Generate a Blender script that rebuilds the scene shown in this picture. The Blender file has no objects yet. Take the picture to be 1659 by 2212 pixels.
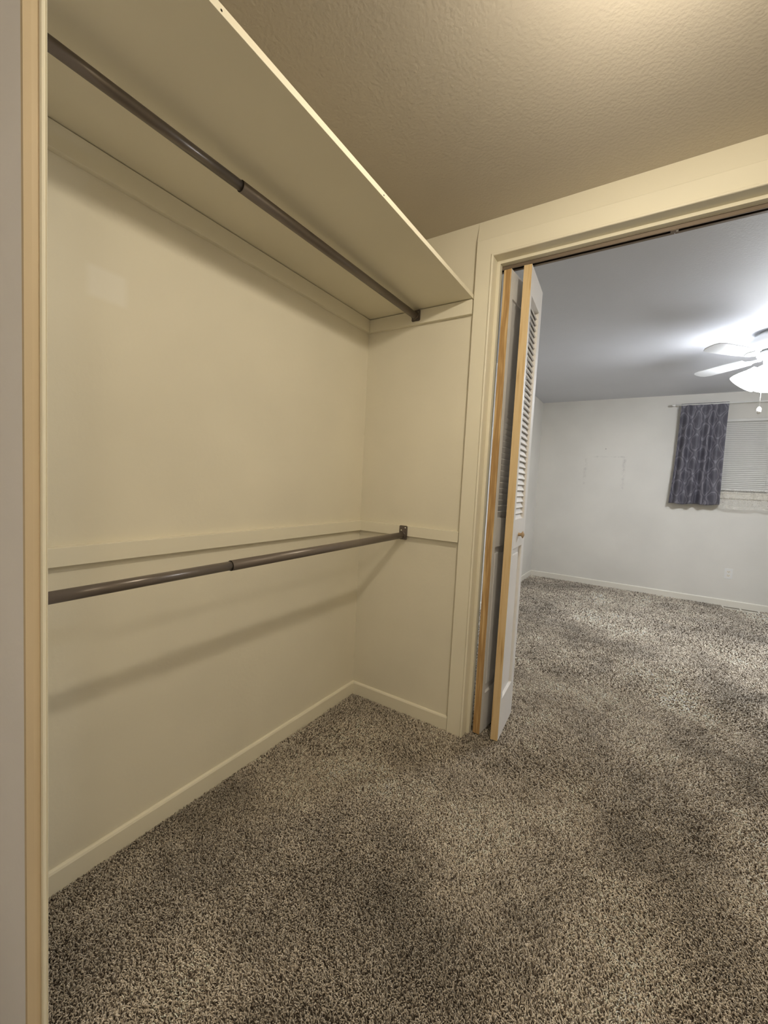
import bpy, bmesh, math, random
import numpy as np
from mathutils import Vector, Matrix
R = math.radians
PI = math.pi
S = bpy.context.scene
COL = S.collection

# ------------------------------------------------------------------ camera
CAMP = Vector((1.3532, -1.8686, 1.2284))
yaw, pitch, roll, FPX = 0.5696, -0.0736, 0.0499, 881.46
fw = Vector((-math.sin(yaw)*math.cos(pitch), math.cos(yaw)*math.cos(pitch), math.sin(pitch)))
rt = Vector((fw.y, -fw.x, 0)).normalized()
up = rt.cross(fw)
rx = rt*math.cos(roll) + up*math.sin(roll)
uy = -rt*math.sin(roll) + up*math.cos(roll)
cam = bpy.data.cameras.new('camera')
cam.sensor_fit = 'HORIZONTAL'; cam.sensor_width = 36; cam.lens = FPX/1659*36
cam.clip_start = 0.02
co = bpy.data.objects.new('camera', cam); COL.objects.link(co)
m = Matrix.Identity(4)
for i in range(3):
    m[i][0] = rx[i]; m[i][1] = uy[i]; m[i][2] = -fw[i]; m[i][3] = CAMP[i]
co.matrix_world = m
S.camera = co

# ------------------------------------------------------------------ world, exposure, lamp levels
w = bpy.data.worlds.new('world'); S.world = w; w.use_nodes = True
w.node_tree.nodes['Background'].inputs[0].default_value = (0.02, 0.025, 0.04, 1)
w.node_tree.nodes['Background'].inputs[1].default_value = 1.0
S.view_settings.view_transform = 'Standard'; S.view_settings.look = 'None'
S.view_settings.gamma = 1; S.view_settings.exposure = 0.0
S.view_settings.use_curve_mapping = False
BULB_POS = (1.32, -0.88, 2.29); BULB_COL = (1.0, 0.90, 0.73); BULB_STR = 480
FAN_COL = (0.92, 0.955, 1.0); FAN_STR = 36; FAN_BULB = 700
HALL_COL = (1.0, 0.885, 0.72); HALL_STR = 60

# ------------------------------------------------------------------ helpers
def mat(name, col, rough=0.6, metal=0.0, spec=0.5):
    M = bpy.data.materials.new(name); M.use_nodes = True
    b = M.node_tree.nodes['Principled BSDF']
    b.inputs['Base Color'].default_value = (*col, 1)
    b.inputs['Roughness'].default_value = rough
    b.inputs['Metallic'].default_value = metal
    b.inputs['Specular IOR Level'].default_value = spec
    return M
def nd(M, t, **k):
    n = M.node_tree.nodes.new(t)
    for a, v in k.items(): setattr(n, a, v)
    return n
def lk(M, a, b): M.node_tree.links.new(a, b)
def bsdf(M): return M.node_tree.nodes['Principled BSDF']
def mathn(M, op, a=None, b=None, c=None):
    n = nd(M, 'ShaderNodeMath', operation=op)
    for i, v in enumerate((a, b, c)):
        if v is None: continue
        if isinstance(v, (int, float)): n.inputs[i].default_value = v
        else: lk(M, v, n.inputs[i])
    return n.outputs[0]
def coords(M, scale=(1, 1, 1)):
    t = nd(M, 'ShaderNodeTexCoord'); mp = nd(M, 'ShaderNodeMapping')
    mp.inputs['Scale'].default_value = scale
    lk(M, t.outputs['Object'], mp.inputs['Vector'])
    return mp.outputs['Vector']
def noise(M, vec, scale, detail=2, rough=0.5):
    n = nd(M, 'ShaderNodeTexNoise'); n.inputs['Scale'].default_value = scale
    n.inputs['Detail'].default_value = detail; n.inputs['Roughness'].default_value = rough
    lk(M, vec, n.inputs['Vector']); return n.outputs['Fac']
def ramp(M, fac, stops):
    r = nd(M, 'ShaderNodeValToRGB'); e = r.color_ramp.elements
    while len(e) < len(stops): e.new(0.5)
    for q, (p, c) in zip(e, stops): q.position = p; q.color = (*c, 1)
    lk(M, fac, r.inputs['Fac']); return r.outputs['Color']
def mix(M, fac, a, b):
    n = nd(M, 'ShaderNodeMix', data_type='RGBA')
    for sock, v in ((n.inputs['Factor'], fac), (n.inputs['A'], a), (n.inputs['B'], b)):
        if isinstance(v, (int, float)): sock.default_value = v
        elif isinstance(v, tuple): sock.default_value = (*v, 1)
        else: lk(M, v, sock)
    return n.outputs['Result']
def bump(M, h, strength, dist):
    b = nd(M, 'ShaderNodeBump'); b.inputs['Strength'].default_value = strength
    b.inputs['Distance'].default_value = dist
    lk(M, h, b.inputs['Height']); lk(M, b.outputs['Normal'], bsdf(M).inputs['Normal'])

def paint(name, col, rough=0.6, nscale=60, bst=0.25, bd=0.002, var=0.04):
    M = mat(name, col, rough, spec=0.3)
    v = coords(M)
    n1 = noise(M, v, 1.7, 3)
    lo = tuple(c*(1-var) for c in col); hi = tuple(min(1, c*(1+var)) for c in col)
    lk(M, ramp(M, n1, [(0.35, lo), (0.65, hi)]), bsdf(M).inputs['Base Color'])
    bump(M, noise(M, v, nscale, 3), bst, bd)
    return M

def add_box(bm, p0, p1, bev=0.0, mi=0):
    x0, y0, z0 = p0; x1, y1, z1 = p1
    vs = [bm.verts.new(p) for p in ((x0,y0,z0),(x1,y0,z0),(x1,y1,z0),(x0,y1,z0),(x0,y0,z1),(x1,y0,z1),(x1,y1,z1),(x0,y1,z1))]
    fs = []
    for f in ((0,3,2,1),(4,5,6,7),(0,1,5,4),(1,2,6,5),(2,3,7,6),(3,0,4,7)):
        q = bm.faces.new([vs[i] for i in f]); q.material_index = mi; fs.append(q)
    if bev > 0:
        es = list({e for f in fs for e in f.edges})
        bmesh.ops.bevel(bm, geom=es, offset=bev, segments=2, affect='EDGES', profile=0.6)
    return vs
def add_tube(bm, a, b, r, seg=24, r2=None, caps=True):
    a = Vector(a); b = Vector(b); d = (b-a).normalized()
    t = Vector((0,0,1)) if abs(d.z) < 0.9 else Vector((1,0,0))
    u = d.cross(t).normalized(); v = d.cross(u); r2 = r if r2 is None else r2
    A = [bm.verts.new(a+(u*math.cos(i*2*PI/seg)+v*math.sin(i*2*PI/seg))*r) for i in range(seg)]
    B = [bm.verts.new(b+(u*math.cos(i*2*PI/seg)+v*math.sin(i*2*PI/seg))*r2) for i in range(seg)]
    for i in range(seg):
        f = bm.faces.new((A[i], A[(i+1)%seg], B[(i+1)%seg], B[i])); f.smooth = True
    if caps: bm.faces.new(A[::-1]); bm.faces.new(B)
def add_lathe(bm, prof, seg=32, mtx=None, close=True):
    rings = []
    mtx = mtx or Matrix.Identity(4)
    for r, z in prof:
        if r < 1e-5: rings.append([bm.verts.new(mtx @ Vector((0,0,z)))])
        else: rings.append([bm.verts.new(mtx @ Vector((r*math.cos(i*2*PI/seg), r*math.sin(i*2*PI/seg), z))) for i in range(seg)])
    for A, B in zip(rings, rings[1:]):
        for i in range(seg):
            j = (i+1) % seg
            if len(A) == 1 and len(B) == 1: continue
            if len(A) == 1: f = bm.faces.new((A[0], B[i], B[j]))
            elif len(B) == 1: f = bm.faces.new((A[i], B[0], A[j]))
            else: f = bm.faces.new((A[i], B[i], B[j], A[j]))
            f.smooth = True
def add_prism(bm, pts, axis, a, b):
    """extrude 2D polygon pts along axis (0/1/2) from a to b; pts give the other two coords in order"""
    def P(p, t):
        l = [p[0], p[1]]; l.insert(axis, t); return l
    A = [bm.verts.new(P(p, a)) for p in pts]; B = [bm.verts.new(P(p, b)) for p in pts]
    n = len(pts)
    for i in range(n): bm.faces.new((A[i], A[(i+1)%n], B[(i+1)%n], B[i]))
    bm.faces.new(A[::-1]); bm.faces.new(B)
def obj(name, bm, ms, parent=None, loc=None):
    bmesh.ops.recalc_face_normals(bm, faces=bm.faces)
    me = bpy.data.meshes.new(name); bm.to_mesh(me); bm.free()
    for q in (ms if isinstance(ms, (list, tuple)) else [ms]): me.materials.append(q)
    o = bpy.data.objects.new(name, me); COL.objects.link(o)
    if parent: o.parent = parent
    if loc: o.location = loc
    return o
def tag(o, label=None, cat=None, group=None, kind=None):
    if label: o['label'] = label
    if cat: o['category'] = cat
    if group: o['group'] = group
    if kind: o['kind'] = kind
    return o
def thing(name, label, cat, loc=(0,0,0), rz=0, group=None, kind=None):
    o = bpy.data.objects.new(name, None); COL.objects.link(o)
    o.location = loc; o.rotation_euler = (0,0,rz); o.empty_display_size = 0.05
    return tag(o, label, cat, group, kind)
def struct(name, bm, m, label, cat): return tag(obj(name, bm, m), label, cat, None, 'structure')
def boxobj(name, p0, p1, m, bev=0.0, parent=None):
    bm = bmesh.new(); add_box(bm, p0, p1, bev); return obj(name, bm, m, parent)

# ------------------------------------------------------------------ materials
CW = (0.765, 0.715, 0.575)           # closet cream paint
M_wall = paint('closet_cream_paint', CW, 0.55)
M_trim = paint('cream_gloss_trim', (0.80, 0.75, 0.60), 0.38, 25, 0.08, 0.001, 0.02)
M_shelf = paint('shelf_cream_paint', (0.785, 0.73, 0.575), 0.45, 40, 0.08, 0.001, 0.03)
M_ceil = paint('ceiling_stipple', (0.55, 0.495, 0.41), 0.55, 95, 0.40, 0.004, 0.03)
M_bceil = paint('bedroom_ceiling_haze_tint', (0.68, 0.69, 0.73), 0.6, 95, 0.3, 0.003, 0.02)  # bluish tint paints lens haze into the colour of a white ceiling
M_bwall = paint('bedroom_offwhite_paint', (0.74, 0.715, 0.66), 0.6)
M_bbase = paint('bedroom_baseboard_paint', (0.82, 0.78, 0.69), 0.45, 25, 0.05, 0.001, 0.02)
M_hall = paint('hall_grey_paint', (0.90, 0.88, 0.88), 0.6)
M_nearcase = paint('aged_cream_trim', (0.62, 0.50, 0.33), 0.45, 25, 0.1, 0.001, 0.05)
M_door = paint('white_door_paint', (0.80, 0.78, 0.76), 0.42, 40, 0.05, 0.001, 0.02)
M_metal = mat('taupe_enamel_metal', (0.150, 0.125, 0.105), 0.30, 0.35)
M_metal2 = mat('taupe_enamel_metal_lighter', (0.185, 0.155, 0.130), 0.36, 0.3)
M_screw = mat('bright_screw', (0.7, 0.68, 0.62), 0.25, 0.9)
M_hole = mat('dark_hole', (0.02, 0.015, 0.01), 0.9)
M_track = mat('brown_track_metal', (0.22, 0.17, 0.125), 0.45, 0.3)
M_trackdark = mat('track_channel_dark', (0.05, 0.035, 0.028), 0.7)
M_white = mat('white_plastic', (0.80, 0.79, 0.76), 0.4)
M_fan = mat('white_fan_enamel', (0.82, 0.83, 0.84), 0.35)
M_slot = mat('socket_shadow_tan', (0.30, 0.26, 0.20), 0.6)

# picture outline smudge on the bedroom wall (dirt left where a frame hung)
def smudge(M, x0, x1, z0, z1, gain):
    t = nd(M, 'ShaderNodeTexCoord'); sp = nd(M, 'ShaderNodeSeparateXYZ'); lk(M, t.outputs['Object'], sp.inputs[0])
    x, z = sp.outputs['X'], sp.outputs['Z']
    nz = noise(M, t.outputs['Object'], 7, 2)
    def line(c, pos, wd):
        d = mathn(M, 'ABSOLUTE', mathn(M, 'SUBTRACT', c, pos)); return mathn(M, 'MAXIMUM', mathn(M, 'SUBTRACT', 1.0, mathn(M, 'DIVIDE', d, wd)), 0.0)
    def rng(c, a, b): return mathn(M, 'MULTIPLY', mathn(M, 'GREATER_THAN', c, a), mathn(M, 'LESS_THAN', c, b))
    L = mathn(M, 'MULTIPLY', line(x, x0, 0.028), rng(z, z0+0.05, z1-0.03))
    Rr = mathn(M, 'MULTIPLY', line(x, x1, 0.028), rng(z, z0-0.02, z1))
    T = mathn(M, 'MULTIPLY', line(z, z1, 0.014), rng(x, x0+0.05, x1))
    s = mathn(M, 'MAXIMUM', mathn(M, 'MAXIMUM', L, Rr), T)
    g = noise(M, t.outputs['Object'], 22, 4, 0.7)
    g = mathn(M, 'MULTIPLY', mathn(M, 'MAXIMUM', mathn(M, 'SUBTRACT', g, 0.42), 0.0), gain)
    return mathn(M, 'MINIMUM', mathn(M, 'MULTIPLY', s, g), 1.0)
b = bsdf(M_bwall); old = b.inputs['Base Color'].links[0].from_socket
lk(M_bwall, mix(M_bwall, smudge(M_bwall, 0.625, 1.075, 1.28, 1.70, 2.0), old, (0.42, 0.40, 0.38)), b.inputs['Base Color'])
# touched-up lighter paint patch on the closet back wall
M_back = paint('closet_cream_paint_patched', CW, 0.55)
t = nd(M_back, 'ShaderNodeTexCoord'); sp = nd(M_back, 'ShaderNodeSeparateXYZ'); lk(M_back, t.outputs['Object'], sp.inputs[0])
def soft(c, a, b_, e):
    u = mathn(M_back, 'DIVIDE', mathn(M_back, 'SUBTRACT', c, a), e); v = mathn(M_back, 'DIVIDE', mathn(M_back, 'SUBTRACT', b_, c), e)
    r = mathn(M_back, 'MINIMUM', u, v); r = mathn(M_back, 'MAXIMUM', r, 0.0); return mathn(M_back, 'MINIMUM', r, 1.0)
pm = mathn(M_back, 'MULTIPLY', mathn(M_back, 'MULTIPLY', soft(sp.outputs['Y'], -1.35, -1.23, 0.02), soft(sp.outputs['Z'], 1.70, 1.80, 0.015)), 0.55)
b = bsdf(M_back); old = b.inputs['Base Color'].links[0].from_socket
lk(M_back, mix(M_back, pm, old, (0.84, 0.81, 0.72)), b.inputs['Base Color'])

# bare pine
def pine(name, off):
    M = mat(name, (0.6, 0.42, 0.2), 0.5)
    t = nd(M, 'ShaderNodeTexCoord'); mp = nd(M, 'ShaderNodeMapping')
    mp.inputs['Location'].default_value = (off, off*0.7, off*1.3)
    mp.inputs['Scale'].default_value = (1, 1, 0.055)
    lk(M, t.outputs['Object'], mp.inputs['Vector'])
    wv = nd(M, 'ShaderNodeTexWave', wave_type='BANDS', bands_direction='X')
    wv.inputs['Scale'].default_value = 34; wv.inputs['Distortion'].default_value = 5.5
    wv.inputs['Detail'].default_value = 3; wv.inputs['Detail Scale'].default_value = 1.6
    lk(M, mp.outputs['Vector'], wv.inputs['Vector'])
    c = ramp(M, wv.outputs['Fac'], [(0.0, (0.74, 0.56, 0.31)), (0.5, (0.68, 0.485, 0.24)), (0.85, (0.52, 0.33, 0.14)), (1.0, (0.40, 0.235, 0.09))])
    mp2 = nd(M, 'ShaderNodeMapping'); mp2.inputs['Scale'].default_value = (1, 1, 0.02); lk(M, t.outputs['Object'], mp2.inputs['Vector'])
    fine = noise(M, mp2.outputs['Vector'], 900, 2)
    c = mix(M, mathn(M, 'MULTIPLY', fine, 0.25), c, (0.48, 0.31, 0.14))
    lk(M, c, bsdf(M).inputs['Base Color'])
    return M
M_pine = pine('bare_pine', 0.0); M_pine2 = pine('bare_pine_knotty', 3.1)

# ------------------------------------------------------------------ room shell
H = 2.44; FZ = -0.012          # the hard floor lies under the carpet pile
T = 0.12; YB = 4.206; XL = 0.0
OX0, OX1, OZ = 0.685, 2.27, 2.267
NY = -1.64
def floor_mat():
    M = mat('carpet_backing', (0.16, 0.13, 0.10), 0.95, spec=0.1)
    v = coords(M); n = noise(M, v, 240, 3, 0.7); n2 = noise(M, v, 2.5, 3)
    c = ramp(M, n, [(0.35, (0.035, 0.027, 0.02)), (0.52, (0.18, 0.15, 0.115)), (0.68, (0.42, 0.37, 0.30))])
    c = mix(M, mathn(M, 'MULTIPLY', n2, 0.3), c, (0.3, 0.26, 0.21))
    lk(M, c, bsdf(M).inputs['Base Color']); bump(M, n, 1.0, 0.006)
    return M
M_floor = floor_mat()
bm = bmesh.new(); add_box(bm, (-0.12, -2.9, FZ-0.1), (4.1, YB+0.12, FZ))
struct('floor', bm, M_floor, 'floor under the grey-brown carpet of closet and bedroom', 'floor')
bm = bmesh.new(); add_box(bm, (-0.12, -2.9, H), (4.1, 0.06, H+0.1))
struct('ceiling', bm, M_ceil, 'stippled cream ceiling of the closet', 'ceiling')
bm = bmesh.new(); add_box(bm, (-0.12, 0.06, H), (4.1, YB+0.12, H+0.1))
struct('ceiling_bedroom', bm, M_bceil, 'white ceiling of the bedroom around the fan, with lens haze painted in as a blue tint', 'ceiling')
bm = bmesh.new(); add_box(bm, (-0.12, -2.9, FZ), (0.0, T, H))
struct('wall_left', bm, M_back, 'long cream closet wall on the left, behind the hanging rods', 'wall')
# end wall with the wide opening; faces closet (-y) and bedroom (+y)
bm = bmesh.new()
add_box(bm, (0.0, 0, FZ), (OX0-0.018, T, H)); add_box(bm, (OX0-0.018, 0, OZ+0.018), (OX1+0.018, T, H)); add_box(bm, (OX1+0.018, 0, FZ), (4.1, T, H))
bmesh.ops.remove_doubles(bm, verts=bm.verts, dist=1e-5)
struct('wall_end', bm, M_wall, 'cream closet end wall with the wide doorway to the bedroom', 'wall')
bm = bmesh.new(); add_box(bm, (2.62, -2.9, FZ), (2.74, 0, H))
struct('wall_right', bm, M_wall, 'cream closet side wall right of the doorway', 'wall')
bm = bmesh.new(); add_box(bm, (0.0, -2.9, FZ), (2.62, -2.78, H))
struct('wall_rear', bm, M_hall, 'wall behind the camera', 'wall')
# near partition, seen edge-on at the left of the picture (slightly out of plumb)
def lean(z): return 0.0078*(z-1.2)
bm = bmesh.new()
for (ya, yb, x0, x1) in ((-1.6545, -1.6365, 0.0, 0.594),):
    vs = [bm.verts.new(p) for z in (FZ, H) for p in ((x0, ya+lean(z), z), (x1, ya+lean(z), z), (x1, yb+lean(z), z), (x0, yb+lean(z), z))]
    for f in ((0,3,2,1),(4,5,6,7),(0,1,5,4),(1,2,6,5),(2,3,7,6),(3,0,4,7)): bm.faces.new([vs[i] for i in f])
struct('wall_near', bm, M_hall, 'pale grey partition face at the far left edge of the picture', 'wall')
def leanprism(prof, z0, z1, m, name, label, cat):
    bm = bmesh.new(); n = len(prof)
    A = [bm.verts.new((x, y+lean(z0), z0)) for x, y in prof]; B = [bm.verts.new((x, y+lean(z1), z1)) for x, y in prof]
    for i in range(n): bm.faces.new((A[i], A[(i+1)%n], B[(i+1)%n], B[i]))
    bm.faces.new(A[::-1]); bm.faces.new(B)
    return struct(name, bm, m, label, cat)
leanprism([(0.594,-1.6545),(0.600,-1.6540),(0.6005,-1.645),(0.600,-1.6362),(0.594,-1.6362)], FZ, H, M_nearcase, 'trim_1',
          'tan vertical edge board capping the near partition', 'trim')
leanprism([(0.560,-1.6362),(0.6015,-1.6362),(0.6032,-1.6345),(0.6032,-1.6318),(0.6018,-1.6300),(0.6030,-1.6285),(0.600,-1.627),(0.560,-1.627)], FZ, H, M_trim, 'trim_2',
          'narrow pale cream bead beside the tan edge board at far left', 'trim')

# bedroom
WX0, WX1, WZ0, WZ1 = 1.86, 3.0, 1.31, 2.14
bm = bmesh.new()
add_box(bm, (-0.12, YB, FZ), (WX0, YB+0.12, H)); add_box(bm, (WX1, YB, FZ), (4.1, YB+0.12, H))
add_box(bm, (WX0, YB, FZ), (WX1, YB+0.12, WZ0)); add_box(bm, (WX0, YB, WZ1), (WX1, YB+0.12, H))
struct('wall_back', bm, M_bwall, 'off-white bedroom wall with the curtained window and a faint picture outline', 'wall')
bm = bmesh.new(); add_box(bm, (-0.12, T, FZ), (0.027, YB, H))
struct('wall_bedroom_left', bm, M_bwall, 'off-white bedroom side wall just right of the folded louvered doors', 'wall')
bm = bmesh.new(); add_box(bm, (3.98, T, FZ), (4.1, YB, H))
struct('wall_bedroom_right', bm, M_bwall, 'off-white bedroom side wall outside the right of the picture', 'wall')

def baseboard(name, a, b_, nrm, h, m, label, t=0.012):
    """board along a->b, standing off the wall by t toward nrm"""
    a = Vector((*a, 0)); b_ = Vector((*b_, 0)); n = Vector((*nrm, 0))
    prof = [(0, FZ), (t, FZ), (t, h-0.009), (t*0.75, h-0.003), (t*0.3, h), (0, h)]
    bm = bmesh.new()
    A = [bm.verts.new(a+n*p+Vector((0,0,z))) for p, z in prof]; B = [bm.verts.new(b_+n*p+Vector((0,0,z))) for p, z in prof]
    k = len(prof)
    for i in range(k): bm.faces.new((A[i], A[(i+1)%k], B[(i+1)%k], B[i]))
    bm.faces.new(A[::-1]); bm.faces.new(B)
    return struct(name, bm, m, label, 'baseboard')
baseboard('baseboard_left', (0, -1.622), (0, 0), (1, 0), 0.0675, M_trim, 'low cream baseboard along the long closet wall')
baseboard('baseboard_end', (0.012, 0), (0.600, 0), (0, -1), 0.0675, M_trim, 'short cream baseboard on the closet end wall beside the doorway')
baseboard('baseboard_back', (0.039, YB), (3.98, YB), (0, -1), 0.068, M_bbase, 'off-white baseboard under the bedroom window wall')
baseboard('baseboard_bedroom_left', (0.027, T), (0.027, YB), (1, 0), 0.068, M_bbase, 'off-white baseboard on the bedroom side wall by the louvered doors')

# ------------------------------------------------------------------ doorway casing (mitred sweep) and jamb
prof = [(0.0, 0.0), (0.0, 0.0175), (0.0015, 0.0205), (0.005, 0.0218), (0.0085, 0.0215), (0.0105, 0.0195), (0.0112, 0.0165), (0.0130, 0.0168), (0.080, 0.0178), (0.082, 0.0165), (0.082, 0.0)]
bm = bmesh.new(); rows = []
for d, th in prof:
    rows.append([bm.verts.new(p) for p in ((OX0-d, -th, FZ), (OX0-d, -th, OZ+d), (OX1+d, -th, OZ+d), (OX1+d, -th, FZ))])
for A, B in zip(rows, rows[1:]):
    for i in range(3): bm.faces.new((A[i], A[i+1], B[i+1], B[i]))
# skim of plaster feathering from the header casing up to the wall
hz = OZ+0.082
C0, C1, C2, T1 = [bm.verts.new(p) for p in ((OX0-0.082, -0.0174, hz-0.001), (OX1+0.08, -0.0174, hz-0.001), (OX1+0.08, -0.0003, H-0.001), (OX0-0.082, -0.0003, H-0.001))]
E1 = bm.verts.new((OX0-0.082, 0.0, hz-0.001)); bm.faces.new((C0, C1, C2, T1)); bm.faces.new((C0, T1, E1))
struct('trim_3', bm, M_trim, 'moulded cream casing around the wide closet doorway', 'door casing')
bm = bmesh.new()
add_box(bm, (OX0-0.018, 0, FZ), (OX0, T+0.004, OZ)); add_box(bm, (OX1, 0, FZ), (OX1+0.018, T+0.004, OZ)); add_box(bm, (OX0-0.018, 0, OZ), (OX1+0.018, T+0.004, OZ+0.018))
add_box(bm, (OX0, 0.038, FZ), (OX0+0.0155, 0.068, OZ), 0.001); add_box(bm, (OX1-0.0155, 0.038, FZ), (OX1, 0.068, OZ), 0.001); add_box(bm, (OX0+0.0155, 0.038, OZ-0.0135), (OX1-0.0155, 0.068, OZ), 0.001)
struct('trim_4', bm, M_trim, 'cream jamb lining inside the wide closet doorway', 'door jamb')

# shelf ledger boards on the walls
def ledger(name, p0, p1, label):
    bm = bmesh.new(); add_box(bm, p0, p1, 0.0015); return tag(obj(name, bm, M_trim), label, 'ledger board', 'wall ledger boards in the closet')
TC = 0.020
ledger('ledger_board', (0, -1.622, 2.029), (TC, 0, 2.0955), 'long cream ledger board on the left wall directly under the shelf')
ledger('ledger_board', (TC, -TC, 2.029), (0.597, 0, 2.0955), 'short cream ledger board on the end wall directly under the shelf')
ledger('ledger_board', (0, -1.622, 0.952), (TC, 0, 1.0055), 'long cream ledger board on the left wall above the lower hanging rod')
ledger('ledger_board', (TC, -TC, 0.952), (0.600, 0, 1.0055), 'short cream ledger board on the end wall holding the lower rod bracket')

# ------------------------------------------------------------------ shelf
sh = thing('closet_shelf', 'deep cream painted shelf board spanning the closet above the upper rod', 'shelf', (0.0, -0.81, 2.098))
bm = bmesh.new(); add_box(bm, (0.002, -0.812, 0.0), (0.600, 0.806, 0.018), 0.001)
obj('shelf_board', bm, M_shelf, sh)
for yy in (-1.352, -0.783):
    bm = bmesh.new(); add_tube(bm, (0.5985, yy+0.81, 0.0065), (0.6006, yy+0.81, 0.0065), 0.0022, 10)
    tag(obj('nail_hole', bm, M_hole, sh), 'dark nail hole in the pale front edge')

# ------------------------------------------------------------------ hanging rods
def rod(name, label, x, z0, z1, zs, up_tab):
    """z0: height at y=-1.56, zs height at the end wall; bracket fixed on end wall"""
    t = thing(name, label, 'hanging rod', (x, -TC, zs), 0, 'telescoping closet rods')
    yn = -1.62+TC; ym = -1.076+TC
    def zz(y): return (z0-zs)*(y/yn)
    bm = bmesh.new()
    add_tube(bm, (0, -0.006, 0), (0, ym, zz(ym)), 0.0163, 32, caps=True)
    obj('outer_tube', bm, M_metal2, t)
    bm = bmesh.new(); add_tube(bm, (0, ym+0.03, zz(ym+0.03)), (0, yn, zz(yn)), 0.0140, 32)
    obj('inner_tube', bm, M_metal, t)
    bm = bmesh.new(); add_tube(bm, (0, ym-0.0012, zz(ym)), (0, ym+0.0006, zz(ym)), 0.0158, 32)
    obj('tube_rim', bm, M_hole, t)
    # bracket plate with rounded corners, tab and flared cup
    for (yb_, sgn) in ((0.0, -1), (-1.622+TC+0.004, 1)):
        bm = bmesh.new(); pts = []
        hw, zt, zb, rr = 0.024, (0.050 if up_tab else 0.030), -0.024, 0.007
        for cx_, cz_, a0 in ((hw-rr, zt-rr, 0), (-hw+rr, zt-rr, 90), (-hw+rr, zb+rr, 180), (hw-rr, zb+rr, 270)):
            for k in range(5): a = R(a0+k*22.5); pts.append((cx_+rr*math.cos(a), cz_+rr*math.sin(a)))
        off = 0 if sgn < 0 else (z0-zs)
        add_prism(bm, [(p, q+off) for p, q in pts], 1, yb_, yb_+sgn*0.0022)
        add_tube(bm, (0, yb_+sgn*0.002, off), (0, yb_+sgn*0.018, off), 0.0195, 28)
        add_tube(bm, (0, yb_+sgn*0.002, off), (0, yb_+sgn*0.006, off), 0.0225, 28)
        br = obj('bracket', bm, M_metal, t)
        for sx, sz in ((0.011, zt-0.012), (-0.012, zt-0.026)):
            bm = bmesh.new(); add_lathe(bm, [(0.0045, 0), (0.0042, 0.0012), (0.002, 0.0022), (0, 0.0023)], 12, Matrix.Translation((sx, yb_+sgn*0.0022, sz+off)) @ Matrix.Rotation(-sgn*PI/2, 4, 'X'))
            tag(obj('screw', bm, M_screw, br), 'shiny screw head')
    return t
rod('hanging_rod', 'upper grey-brown metal hanging rod just under the shelf', 0.303, 2.046, 0, 2.066, False)
rod('hanging_rod', 'lower grey-brown metal hanging rod at waist height', 0.296, 0.944, 0, 0.956, True)

# ------------------------------------------------------------------ bifold door track
tk = thing('door_track', 'brown metal bifold track under the doorway header', 'door track', (OX0, 0.0695, OZ))
L = OX1-OX0; JX = 0.675
for x0, x1, nm in ((0.002, JX-0.001, 'left half of the track'), (JX+0.001, L-0.002, 'right half of the track')):
    bm = bmesh.new()
    add_box(bm, (x0, 0, -0.0145), (x1, 0.036, -0.0125)); add_box(bm, (x0, 0, -0.027), (x1, 0.0018, -0.0145)); add_box(bm, (x0, 0.0342, -0.027), (x1, 0.036, -0.0145))
    add_box(bm, (x0, 0.0018, -0.0282), (x1, 0.0050, -0.0268)); add_box(bm, (x0, 0.0205, -0.0282), (x1, 0.0342, -0.0268))
    tag(obj('track_rail', bm, M_track, tk), nm)
bm = bmesh.new(); add_box(bm, (0.003, 0.0020, -0.0185), (L-0.003, 0.0340, -0.0147)); obj('channel', bm, M_trackdark, tk)
bm = bmesh.new(); add_box(bm, (JX-0.014, 0.0005, -0.0300), (JX+0.012, 0.022, -0.0284), 0.0004); add_box(bm, (JX-0.0025, -0.0012, -0.0295), (JX+0.0015, 0.0, -0.0125))
cl = obj('joint_clip', bm, M_track, tk)
bm = bmesh.new(); add_tube(bm, (JX+0.007, 0.009, -0.0315), (JX+0.007, 0.009, -0.0300), 0.003, 12); tag(obj('screw', bm, M_screw, cl), 'bright screw')

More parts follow.
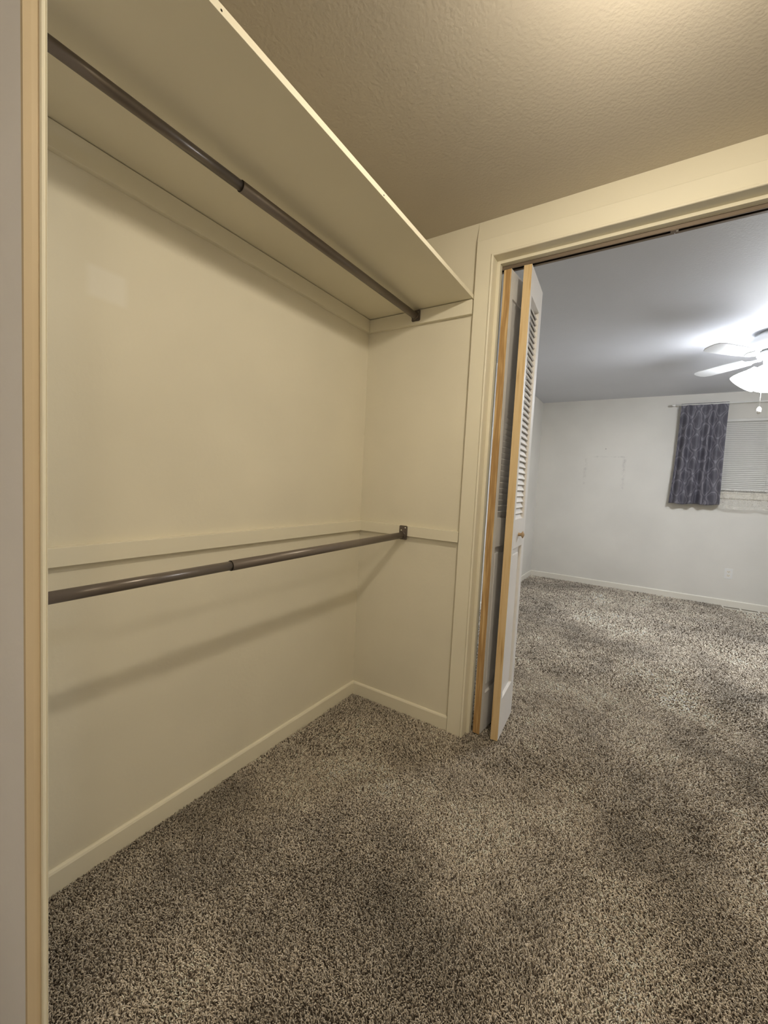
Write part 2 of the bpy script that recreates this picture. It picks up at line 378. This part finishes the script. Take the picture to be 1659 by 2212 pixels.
# ------------------------------------------------------------------ bifold door: two louvered leaves, folded into the bedroom
PW, PT, PZ0, PZ1 = 0.303, 0.035, 0.006, 2.225
def leaf(parent, A, ang, pinem, with_knob):
    """leaf runs from A (closet end, centre of edge) in direction ang; local x = along the leaf, local y = thickness"""
    e = bpy.data.objects.new('door_panel', None)
    Z = [(PZ0, 0.205), (0.940, 1.080), (2.103, PZ1)]
    sw = 0.036; sr = 0.060
    bm = bmesh.new()
    add_box(bm, (0.0015, -PT/2, PZ0), (sw, PT/2, PZ1), 0.001); add_box(bm, (PW-sr, -PT/2, PZ0), (PW, PT/2, PZ1), 0.001)
    for a, b_ in Z: add_box(bm, (sw, -PT/2, a), (PW-sr, PT/2, b_), 0.0006)
    # recessed raised-bevel panel
    add_box(bm, (sw-0.002, -0.004, 0.203), (PW-sr+0.002, 0.004, 0.942))
    add_box(bm, (sw+0.030, -0.009, 0.238), (PW-sr-0.030, 0.009, 0.905), 0.004)
    # louvre slats, outer edge low
    n = 36; z = 1.080; pitch_ = (2.103-1.080)/n
    for k in range(n):
        zc = 1.080+pitch_*(k+0.5)
        tilt = R(64)   # from horizontal, slat wide face nearly upright
        hl = 0.0195; th = 0.0028
        for_side = LOUV
        dy, dz = for_side*math.cos(tilt)*hl, -math.sin(tilt)*hl
        ny, nz = math.sin(tilt)*th*for_side, math.cos(tilt)*th
        pts = [(-dy-ny, -dz-nz), (-dy+ny, -dz+nz), (dy+ny, dz+nz), (dy-ny, dz-nz)]
        add_prism(bm, [(p, q+zc) for p, q in pts], 0, sw-0.001, PW-sr+0.001)
    body = obj('door_panel', bm, M_door, parent)
    body.location = (A[0], A[1], 0); body.rotation_euler = (0, 0, ang)
    bm = bmesh.new(); add_box(bm, (0.0, -PT/2, PZ0), (0.0016, PT/2, PZ1), 0)
    tag(obj('bare_edge', bm, pinem, body), 'unpainted pine edge with visible grain')
    if with_knob:
        bm = bmesh.new()
        add_lathe(bm, [(0.009, 0), (0.0085, 0.004), (0.0075, 0.009), (0.009, 0.014), (0.0165, 0.019), (0.0178, 0.021), (0.0165, 0.023), (0.009, 0.0265), (0.002, 0.029), (0, 0.029)], 28,
                  Matrix.Translation((0.138, -PT/2, 1.003)) @ Matrix.Rotation(PI/2, 4, 'X'))
        tag(obj('knob', bm, M_knob, body), 'small turned knob of light wood')
    return body
M_knob = mat('knob_wood', (0.42, 0.29, 0.16), 0.4)
dr = thing('door_1', 'folded white louvered bifold door with bare pine edges at the left of the doorway', 'bifold door', (0, 0, 0), kind='structure')
LOUV = 1
a1 = math.atan2(0.30, 0.028)
leaf(dr, (0.7345, 0.045), a1, M_pine2, False)
LOUV = -1
a2 = math.atan2(0.30, -0.018)
leaf(dr, (0.8250, 0.045), a2, M_pine, True)
for z in (0.30, 1.10, 1.95):
    bm = bmesh.new(); add_tube(bm, (0.7845, 0.352, z-0.03), (0.7845, 0.352, z+0.03), 0.004, 12); add_box(bm, (0.7745, 0.3485, z-0.03), (0.7945, 0.3505, z+0.03))
    obj('hinge', bm, M_track, dr)
for px in (0.7385, 0.821):
    bm = bmesh.new(); add_tube(bm, (px, 0.085, 2.220), (px, 0.085, 2.243), 0.005, 12); obj('pivot_pin', bm, M_track, dr)

# ------------------------------------------------------------------ closet ceiling lamp (just above the frame)
def emis(name, col, st):
    M = bpy.data.materials.new(name); M.use_nodes = True; nt = M.node_tree
    nt.nodes.remove(nt.nodes['Principled BSDF']); e = nt.nodes.new('ShaderNodeEmission')
    e.inputs[0].default_value = (*col, 1); e.inputs[1].default_value = st
    nt.links.new(e.outputs[0], nt.nodes['Material Output'].inputs[0]); return M
M_bulb = emis('warm_bulb_glow', BULB_COL, BULB_STR)
lp = thing('ceiling_lamp', 'warm half-domed bulb in a white ceiling socket above the closet floor', 'lamp', (BULB_POS[0], BULB_POS[1], H))
bm = bmesh.new(); add_lathe(bm, [(0.058, 0), (0.056, -0.016), (0.034, -0.028), (0.024, -0.060), (0.020, -0.092), (0, -0.092)], 28); obj('socket', bm, M_white, lp)
bz = BULB_POS[2]-H
bm = bmesh.new(); add_lathe(bm, [(0.018, bz+0.062), (0.026, bz+0.045), (0.040, bz+0.022), (0.0462, bz+0.001), (0.0440, bz-0.001), (0, bz-0.001)], 28); obj('bulb_collar', bm, M_white, lp)
bm = bmesh.new(); add_lathe(bm, [(0.0445, bz-0.0015), (0.0445, bz-0.006), (0.040, bz-0.022), (0.030, bz-0.034), (0.016, bz-0.042), (0, bz-0.0445)], 28)
obj('bulb', bm, M_bulb, lp)
# second lamp behind the camera, in the passage
M_hallb = emis('passage_lamp_glow', HALL_COL, HALL_STR)
hl = thing('passage_lamp', 'round ceiling lamp behind the camera', 'lamp', (2.25, -2.50, H))
bm = bmesh.new(); add_lathe(bm, [(0.13, 0), (0.135, -0.02), (0.125, -0.025)], 28); obj('lamp_base', bm, M_white, hl)
bm = bmesh.new(); add_lathe(bm, [(0.122, -0.022), (0.11, -0.05), (0.07, -0.075), (0, -0.085)], 28); obj('lamp_shade', bm, M_hallb, hl)

# ------------------------------------------------------------------ bedroom ceiling fan
FX, FY = 2.03, 2.15
fan = thing('ceiling_fan', 'white ceiling fan with glowing glass shades in the bedroom', 'ceiling fan', (FX, FY, H))
bm = bmesh.new(); add_lathe(bm, [(0.0, 0), (0.085, 0), (0.088, -0.012), (0.115, -0.030), (0.132, -0.050), (0.134, -0.085), (0.120, -0.112), (0.095, -0.128), (0.0, -0.130)], 40); obj('motor_housing', bm, M_fan, fan)
bm = bmesh.new(); add_lathe(bm, [(0.0, -0.128), (0.060, -0.130), (0.088, -0.150), (0.090, -0.168), (0.072, -0.180), (0.050, -0.190), (0.046, -0.225), (0.058, -0.250), (0.050, -0.290), (0.02, -0.305), (0, -0.306)], 36); obj('switch_housing', bm, M_fan, fan)
for k, ang in enumerate((135, 225, 315, 45)):
    a = R(ang); Mx = Matrix.Rotation(a, 4, 'Z') @ Matrix.Translation((0, 0, -0.172)) @ Matrix.Rotation(R(9), 4, 'X')
    bm = bmesh.new(); n0 = len(bm.verts)
    outl = [(0.175, -0.050), (0.30, -0.060), (0.50, -0.066), (0.545, -0.058), (0.565, -0.035), (0.570, 0), (0.565, 0.035), (0.545, 0.058), (0.50, 0.066), (0.30, 0.060), (0.175, 0.050)]
    add_prism(bm, outl, 2, -0.003, 0.003); bmesh.ops.transform(bm, matrix=Mx, verts=bm.verts)
    bl = obj('blade', bm, M_fan, fan)
    bm = bmesh.new()
    add_prism(bm, [(0.082, -0.016), (0.13, -0.012), (0.17, -0.034), (0.215, -0.038), (0.235, 0), (0.215, 0.038), (0.17, 0.034), (0.13, 0.012), (0.082, 0.016)], 2, -0.010, -0.0032)
    bmesh.ops.transform(bm, matrix=Mx, verts=bm.verts)
    obj('blade_iron', bm, M_fan, bl)
M_shade = emis('frosted_glass_glow', FAN_COL, FAN_STR); M_fbulb = emis('fan_bulb_glow', FAN_COL, FAN_BULB)
for ang in (180, 270, 0, 90):
    a = R(ang-4)
    bm = bmesh.new(); d = Vector((math.cos(a), math.sin(a), 0))
    add_tube(bm, d*0.045+Vector((0,0,-0.235)), d*0.085+Vector((0,0,-0.262)), 0.011, 14); obj('lamp_arm', bm, M_fan, fan)
    Mx = Matrix.Translation(d*0.074+Vector((0,0,-0.252))) @ Matrix.Rotation(a, 4, 'Z') @ Matrix.Rotation(R(-38), 4, 'Y') @ Matrix.Scale(1.12, 4)
    bm = bmesh.new()
    add_lathe(bm, [(0.0, 0.0), (0.026, -0.002), (0.032, -0.020), (0.044, -0.045), (0.062, -0.075), (0.073, -0.100), (0.078, -0.120), (0.075, -0.120), (0.070, -0.100), (0.059, -0.076), (0.041, -0.046), (0.029, -0.021), (0.0, -0.010)], 28, Mx)
    gs = tag(obj('glass_shade', bm, M_shade, fan), 'glowing frosted glass shade')
    bm = bmesh.new(); add_lathe(bm, [(0.012, -0.030), (0.018, -0.050), (0.029, -0.070), (0.032, -0.085), (0.029, -0.100), (0.018, -0.112), (0, -0.116)], 20, Mx)
    tag(obj('light_bulb', bm, M_fbulb, gs), 'bright white bulb inside the shade')
bm = bmesh.new(); cxp, cyp = 1.980-FX, 2.10-FY
add_tube(bm, (cxp, cyp, -0.27), (cxp, cyp, -0.545), 0.0022, 8); ch = obj('pull_chain', bm, M_white, fan)
bm = bmesh.new(); add_lathe(bm, [(0, 0), (0.006, -0.004), (0.014, -0.016), (0.013, -0.040), (0.006, -0.052), (0, -0.053)], 18, Matrix.Translation((cxp, cyp, -0.535))); obj('chain_pull', bm, M_white, ch)

# ------------------------------------------------------------------ bedroom window, blind, curtains
wn = thing('window_1', 'bedroom window behind the slatted blind and curtains', 'window', (WX0, YB, WZ0), kind='structure')
ww, wh = WX1-WX0, WZ1-WZ0
M_glass = mat('window_glass', (0.9, 0.95, 1), 0.03); bsdf(M_glass).inputs['Transmission Weight'].default_value = 1.0
bm = bmesh.new()
add_box(bm, (0.001, 0.05, 0.001), (0.045, 0.11, wh-0.001)); add_box(bm, (ww-0.045, 0.05, 0.001), (ww-0.001, 0.11, wh-0.001)); add_box(bm, (0.045, 0.05, 0.001), (ww-0.045, 0.11, 0.045)); add_box(bm, (0.045, 0.05, wh-0.045), (ww-0.045, 0.11, wh-0.001)); add_box(bm, (ww/2-0.025, 0.055, 0.045), (ww/2+0.025, 0.105, wh-0.045))
obj('window_frame', bm, M_white, wn)
bm = bmesh.new(); add_box(bm, (0.045, 0.078, 0.045), (ww/2-0.025, 0.082, wh-0.045)); obj('pane', bm, M_glass, wn)
bm = bmesh.new(); add_box(bm, (ww/2+0.025, 0.078, 0.045), (ww-0.045, 0.082, wh-0.045)); obj('pane', bm, M_glass, wn)
bm = bmesh.new(); add_box(bm, (-0.05, -0.022, -0.075), (ww+0.05, -0.001, -0.004), 0.003); add_box(bm, (-0.06, -0.032, -0.016), (ww+0.06, -0.001, 0.0), 0.003)
obj('window_sill', bm, M_bbase, wn)
bl = thing('window_blind', 'white horizontal slatted blind hanging in the bedroom window', 'blind', (WX0+0.012, YB+0.012, WZ1-0.02))
bw = ww-0.024
bm = bmesh.new(); add_box(bm, (0, -0.022, -0.012), (bw, 0.022, 0.018), 0.002); obj('head_rail', bm, M_white, bl)
bm = bmesh.new(); ns = 36; p_ = (wh-0.065)/ns
for k in range(ns):
    zc = -0.028-k*p_; tl = R(57); hw_ = 0.0125
    pr = [(-math.cos(tl)*hw_, -math.sin(tl)*hw_), (-0.0015, 0.0015), (math.cos(tl)*hw_, math.sin(tl)*hw_), (math.cos(tl)*hw_, math.sin(tl)*hw_-0.0008), (-0.0010, 0.0002), (-math.cos(tl)*hw_, -math.sin(tl)*hw_-0.0008)]
    add_prism(bm, [(p, q+zc) for p, q in pr], 0, 0.004, bw-0.004)
obj('blind_slats', bm, M_white, bl)
for xx in (0.12, bw/2, bw-0.12):
    bm = bmesh.new(); add_tube(bm, (xx, -0.015, -0.01), (xx, -0.015, -(wh-0.05)), 0.0012, 6); obj('ladder_cord', bm, M_white, bl)
bm = bmesh.new(); add_box(bm, (0.002, -0.012, -(wh-0.038)), (bw-0.002, 0.012, -(wh-0.050)), 0.002); obj('bottom_rail', bm, M_white, bl)

YR = YB-0.115
cr = thing('curtain_rod', 'thin white curtain rod over the bedroom window', 'curtain rod', (1.55, YR, 2.300))
bm = bmesh.new(); add_tube(bm, (0, 0, 0), (1.75, 0, 0), 0.0075, 16); obj('rod', bm, M_white, cr)
for xx in (0.0, 1.75):
    bm = bmesh.new(); s_ = -1 if xx == 0 else 1
    add_lathe(bm, [(0, 0), (0.010, 0.002), (0.013, 0.012), (0.012, 0.03), (0.007, 0.036), (0, 0.038)], 16, Matrix.Translation((xx, 0, 0)) @ Matrix.Rotation(s_*PI/2, 4, 'Y')); obj('finial', bm, M_white, cr)
    bm = bmesh.new(); bx = xx+(0.03 if xx == 0 else -0.03); add_box(bm, (bx-0.004, 0.0, -0.008), (bx+0.004, 0.114, 0.006), 0.001); add_box(bm, (bx-0.012, 0.111, -0.03), (bx+0.012, 0.1148, 0.03), 0.001); obj('wall_bracket', bm, M_white, cr)

def curtain_mesh(x0, x1, zt, zb, folds, amp, seed, nx=160, nz=60, flare=0.02, ph=0.0, thick=0.0015):
    rnd = random.Random(seed); ks = [(rnd.uniform(0.6, 1.5), rnd.uniform(0, 6.28), rnd.uniform(0.3, 1)) for _ in range(4)]
    bm = bmesh.new(); G = []
    for j in range(nz+1):
        v = j/nz; row = []
        for i in range(nx+1):
            u = i/nx
            x = x0+(x1-x0)*u + (u-0.5)*flare*2*v*v - (0.018*v**3*(1-u) if flare else 0)
            a = amp*(0.25+0.75*min(1, v*2.2))
            y = a*math.sin(2*PI*folds*u+ph+0.5*math.sin(v*3))
            for (f_, p_, g_) in ks: y += a*0.35*g_*math.sin(2*PI*folds*f_*u+p_+v*1.5)
            if v < 0.04: y = y*v/0.04
            z = zt+(zb-zt)*v + (0.006*math.sin(2*PI*folds*u*0.5+1) + 0.012*(u-0.5))*v*v
            row.append(bm.verts.new((x, y, z)))
        G.append(row)
    for j in range(nz):
        for i in range(nx):
            f = bm.faces.new((G[j][i], G[j][i+1], G[j+1][i+1], G[j+1][i])); f.smooth = True
    return bm
def solidify(o, t):
    m_ = o.modifiers.new('thickness', 'SOLIDIFY'); m_.thickness = t; m_.offset = 0
M_cur = mat('charcoal_damask', (0.10, 0.095, 0.115), 0.55)
def damask(M):
    t = nd(M, 'ShaderNodeTexCoord'); sp = nd(M, 'ShaderNodeSeparateXYZ')
    nz_ = nd(M, 'ShaderNodeTexNoise'); nz_.inputs['Scale'].default_value = 9; nz_.inputs['Detail'].default_value = 2; lk(M, t.outputs['Object'], nz_.inputs['Vector'])
    vm = nd(M, 'ShaderNodeVectorMath', operation='MULTIPLY_ADD'); lk(M, nz_.outputs['Color'], vm.inputs[0]); vm.inputs[1].default_value = (0.07, 0, 0.12); lk(M, t.outputs['Object'], vm.inputs[2])
    lk(M, vm.outputs[0], sp.inputs[0])
    cx_ = mathn(M, 'COSINE', mathn(M, 'MULTIPLY', sp.outputs['X'], 2*PI/0.135))
    cz_ = mathn(M, 'COSINE', mathn(M, 'MULTIPLY', sp.outputs['Z'], 2*PI/0.26))
    f = mathn(M, 'ADD', cx_, mathn(M, 'MULTIPLY', cz_, 0.85))
    band = mathn(M, 'ABSOLUTE', mathn(M, 'SUBTRACT', mathn(M, 'ABSOLUTE', f), 0.5))
    l1 = mathn(M, 'LESS_THAN', band, 0.22)
    core = mathn(M, 'GREATER_THAN', mathn(M, 'ABSOLUTE', f), 1.35)
    s = mathn(M, 'MAXIMUM', l1, mathn(M, 'MULTIPLY', core, 0.0))
    g = noise(M, t.outputs['Object'], 160, 3, 0.8)
    s2 = mathn(M, 'MULTIPLY', s, mathn(M, 'ADD', 0.35, g))
    c = mix(M, s2, (0.105, 0.10, 0.122), (0.205, 0.195, 0.225))
    c = mix(M, mathn(M, 'MULTIPLY', core, 0.7), c, (0.070, 0.067, 0.085))
    lk(M, c, bsdf(M).inputs['Base Color'])
    bump(M, g, 0.3, 0.001)
damask(M_cur)
dc = thing('dark_curtain', 'charcoal patterned curtain panel hanging left of the bedroom window', 'curtain', (1.605, YR-0.002, 2.312))
o = obj('panel', curtain_mesh(0, 0.435, 0, -1.165, 4.3, 0.024, 4, flare=0.014), M_cur, dc); solidify(o, 0.002)

def sheer_mat():
    M = bpy.data.materials.new('white_sheer'); M.use_nodes = True; nt = M.node_tree; b_ = nt.nodes['Principled BSDF']
    b_.inputs['Base Color'].default_value = (0.72, 0.69, 0.62, 1); b_.inputs['Roughness'].default_value = 0.8
    tr = nt.nodes.new('ShaderNodeBsdfTransparent'); mx = nt.nodes.new('ShaderNodeMixShader')
    t = nd(M, 'ShaderNodeTexCoord'); sp = nd(M, 'ShaderNodeSeparateXYZ'); lk(M, t.outputs['Object'], sp.inputs[0])
    g = noise(M, t.outputs['Object'], 70, 3, 0.7); g = mathn(M, 'GREATER_THAN', g, 0.55)
    low = mathn(M, 'LESS_THAN', sp.outputs['Z'], -0.97)
    d = mathn(M, 'ADD', 0.24, mathn(M, 'MULTIPLY', mathn(M, 'MULTIPLY', g, low), 0.16))
    d = mathn(M, 'ADD', d, mathn(M, 'MULTIPLY', mathn(M, 'LESS_THAN', sp.outputs['Z'], -1.165), 0.25))
    lk(M, d, mx.inputs[0]); nt.links.new(tr.outputs[0], mx.inputs[1]); nt.links.new(b_.outputs[0], mx.inputs[2])
    nt.links.new(mx.outputs[0], nt.nodes['Material Output'].inputs[0]); return M
M_sheer = sheer_mat()
sc_ = thing('sheer_curtain', 'white see-through curtain panel over the blind, right of the dark curtain', 'curtain', (2.048, YR+0.036, 2.308))
obj('panel', curtain_mesh(0.0, 0.98, 0, -1.185, 6.3, 0.017, 9, nx=220, flare=0.0, ph=1.0), M_sheer, sc_)

# ------------------------------------------------------------------ outlet, nail, floor register
ol = thing('wall_outlet', 'white double socket plate low on the bedroom wall under the window', 'electrical outlet', (2.212, YB, 0.372))
bm = bmesh.new(); add_box(bm, (-0.037, -0.006, -0.060), (0.037, 0, 0.060), 0.0025); obj('cover_plate', bm, M_white, ol)
for s_ in (1, -1):
    bm = bmesh.new(); zc = s_*0.021; pts = []
    for k in range(20):
        a = 2*PI*k/20; pts.append((0.0175*math.cos(a), max(-0.0125, min(0.0125, 0.0175*math.sin(a)))+zc))
    add_prism(bm, pts, 1, -0.0078, -0.0055); r_ = obj('receptacle', bm, M_bbase, ol)
    bm = bmesh.new()
    for xx in (-0.0065, 0.0065): add_box(bm, (xx-0.0016, -0.0084, zc-0.001), (xx+0.0016, -0.0076, zc+0.009))
    add_tube(bm, (0, -0.0084, zc-0.0065), (0, -0.0076, zc-0.0065), 0.0030, 10); tag(obj('slots', bm, M_slot, r_), 'dark contact slots')
bm = bmesh.new(); add_tube(bm, (0, 0, 0), (0, -0.012, 0.003), 0.0035, 8)
tag(obj('picture_nail', bm, M_hole, loc=(0.852, YB, 1.80)), 'tiny dark nail above the faint picture outline', 'nail')
vt = thing('floor_register', 'white slotted floor vent in the carpet along the bedroom baseboard', 'floor vent', (2.335, YB-0.10, 0.0))
bm = bmesh.new()
add_box(bm, (-0.160, -0.055, -0.010), (0.160, -0.044, 0.005), 0.001); add_box(bm, (-0.160, 0.044, -0.010), (0.160, 0.055, 0.005), 0.001)
for xx in (-0.160, -0.004, 0.150): add_box(bm, (xx, -0.044, -0.010), (xx+0.010, 0.044, 0.0045))
obj('frame', bm, M_bbase, vt)
bm = bmesh.new(); add_box(bm, (-0.150, -0.044, -0.0108), (0.150, 0.044, -0.006)); tag(obj('duct_opening', bm, M_hole, vt), 'dark opening between the fins')
bm = bmesh.new()
for k in range(3): add_box(bm, (-0.15, -0.024+k*0.022, -0.008), (0.15, -0.021+k*0.022, 0.002))
obj('fins', bm, M_slot, vt)

# ------------------------------------------------------------------ carpet pile (real yarns)
def smooth_noise(x, y, seed, octs=((0.45, 1.0), (0.2, 0.6), (0.09, 0.35))):
    rs = np.random.RandomState(seed); out = np.zeros_like(x)
    for sz, am in octs:
        g = rs.uniform(-1, 1, (96, 96)); u = (x+3)/sz; v = (y+4)/sz
        i = np.floor(u).astype(int); j = np.floor(v).astype(int); fu = u-i; fv = v-j
        fu = fu*fu*(3-2*fu); fv = fv*fv*(3-2*fv); i %= 95; j %= 95
        out += am*((g[i, j]*(1-fu)+g[i+1, j]*fu)*(1-fv)+(g[i, j+1]*(1-fu)+g[i+1, j+1]*fu)*fv)
    return out
def pile():
    rs = np.random.RandomState(5); P = []
    def sample(x0, x1, y0, y1, sp):
        nx, ny = int((x1-x0)/sp), int((y1-y0)/sp)
        X, Y = np.meshgrid(x0+(np.arange(nx)+0.5)*sp, y0+(np.arange(ny)+0.5)*sp)
        X = X.ravel()+rs.uniform(-0.5, 0.5, X.size)*sp; Y = Y.ravel()+rs.uniform(-0.5, 0.5, Y.size)*sp
        return X, Y
    cx, cy = CAMP.x, CAMP.y
    for (d0, d1, sp, rad, ln) in ((0.0, 1.75, 0.0038, 0.00145, 0.0095), (1.75, 2.9, 0.0052, 0.0018, 0.0110), (2.9, 4.2, 0.0080, 0.0027, 0.013), (4.2, 8.0, 0.0115, 0.0038, 0.014)):
        X, Y = sample(0.0, 3.97, -1.60, YB-0.012, sp)
        D = np.hypot(X-cx, Y-cy); k = (D >= d0) & (D < d1)
        # keep what the camera (with a generous side margin) can see of the floor
        k &= (X-cx)*math.cos(R(17)) - (Y-cy)*math.sin(R(17)) < 0.30
        k &= D > 0.55
        inner = (Y < 0.0) & (X > 0.013) & (Y < -0.012) & (Y > -1.60)
        door = (Y >= -0.02) & (Y <= T+0.01) & (X > OX0+0.002) & (X < OX1-0.002)
        bed = (Y > T+0.005) & (X > 0.042)
        k &= inner | door | bed
        k &= ~((np.abs(X-2.335) < 0.158) & (np.abs(Y-(YB-0.10)) < 0.053))
        X, Y = X[k], Y[k]; P.append((X, Y, np.full(X.size, rad), np.full(X.size, ln)))
    X = np.concatenate([p[0] for p in P]); Y = np.concatenate([p[1] for p in P]); RD = np.concatenate([p[2] for p in P]); LN = np.concatenate([p[3] for p in P])
    n = X.size
    lx = smooth_noise(X, Y, 11); ly = smooth_noise(X, Y, 12); tone = smooth_noise(X, Y, 13, ((0.5, 0.7), (0.22, 0.7), (0.07, 0.4)))
    a = rs.uniform(0, 2*PI, n); s = rs.uniform(0.15, 1.0, n)
    dx = np.cos(a)*s*0.8+lx*0.55; dy = np.sin(a)*s*0.8+ly*0.55
    a2 = a+rs.uniform(-2.2, 2.2, n); ex = np.cos(a2)*0.9+lx*0.4; ey = np.sin(a2)*0.9+ly*0.4
    h = LN*rs.uniform(0.8, 1.15, n)
    p0 = np.stack([X, Y, FZ+(0.0115-LN)*0.7-0.001], 1)
    p1 = p0+np.stack([dx*h*0.30, dy*h*0.30, h*0.50], 1)
    p2 = p1+np.stack([ex*h*0.45, ey*h*0.45, h*0.42], 1)
    p3 = p2+np.stack([ex*h*0.42-dx*h*0.15, ey*h*0.42-dy*h*0.15, h*rs.uniform(-0.05, 0.25, n)], 1)
    V = np.empty((n, 10, 3), np.float32); b0 = rs.uniform(0, 2*PI, n)
    for ri, (p, sc) in enumerate(((p0, 0.8), (p1, 1.0), (p2, 1.0))):
        for c in range(3):
            t = b0+c*2*PI/3+ri*0.5
            V[:, ri*3+c] = p+np.stack([np.cos(t)*RD*sc, np.sin(t)*RD*sc, np.zeros(n) if ri < 2 else np.cos(t-a2)*-RD*0.9], 1)
    V[:, 9] = p3
    F4 = []
    for ri in range(2):
        for c in range(3): F4.append((ri*3+c, ri*3+(c+1)%3, ri*3+3+(c+1)%3, ri*3+3+c))
    F4 = np.array(F4); F3 = np.array([(6, 7, 9), (7, 8, 9), (8, 6, 9)])
    base = (np.arange(n)*10)[:, None]
    li = np.concatenate([(base+F4.ravel()[None]), (base+F3.ravel()[None])], 1).astype(np.int32).ravel()
    cnt = np.tile(np.array([4]*6+[3]*3, np.int32), n); st = np.concatenate([[0], np.cumsum(cnt)[:-1]]).astype(np.int32)
    me = bpy.data.meshes.new('carpet_pile')
    me.vertices.add(n*10); me.vertices.foreach_set('co', V.ravel())
    me.loops.add(li.size); me.loops.foreach_set('vertex_index', li)
    me.polygons.add(cnt.size); me.polygons.foreach_set('loop_start', st); me.polygons.foreach_set('use_smooth', np.ones(cnt.size, bool))
    me.update(calc_edges=True)
    pal = np.array([(0.80, 0.72, 0.61), (0.66, 0.58, 0.475), (0.46, 0.395, 0.315), (0.19, 0.152, 0.117)])
    wts = np.array([0.30, 0.32, 0.22, 0.16]); pick = rs.choice(4, n, p=wts)
    c = pal[pick]*rs.uniform(0.85, 1.15, n)[:, None]*(1+0.32*tone)[:, None]
    cv = np.ones((n, 10, 4), np.float32); cv[:, :, :3] = np.clip(c, 0.02, 0.9)[:, None, :]
    at = me.color_attributes.new('yarn', 'FLOAT_COLOR', 'POINT'); at.data.foreach_set('color', cv.ravel())
    M = mat('carpet_yarn', (0.4, 0.35, 0.28), 0.85, spec=0.2)
    an = nd(M, 'ShaderNodeAttribute'); an.attribute_name = 'yarn'; lk(M, an.outputs['Color'], bsdf(M).inputs['Base Color'])
    me.materials.append(M)
    o = bpy.data.objects.new('carpet_pile', me); COL.objects.link(o)
    print('yarns', n)
    return tag(o, 'mottled grey-brown frieze carpet pile covering closet and bedroom floor', 'carpet', None, 'stuff')
pile()
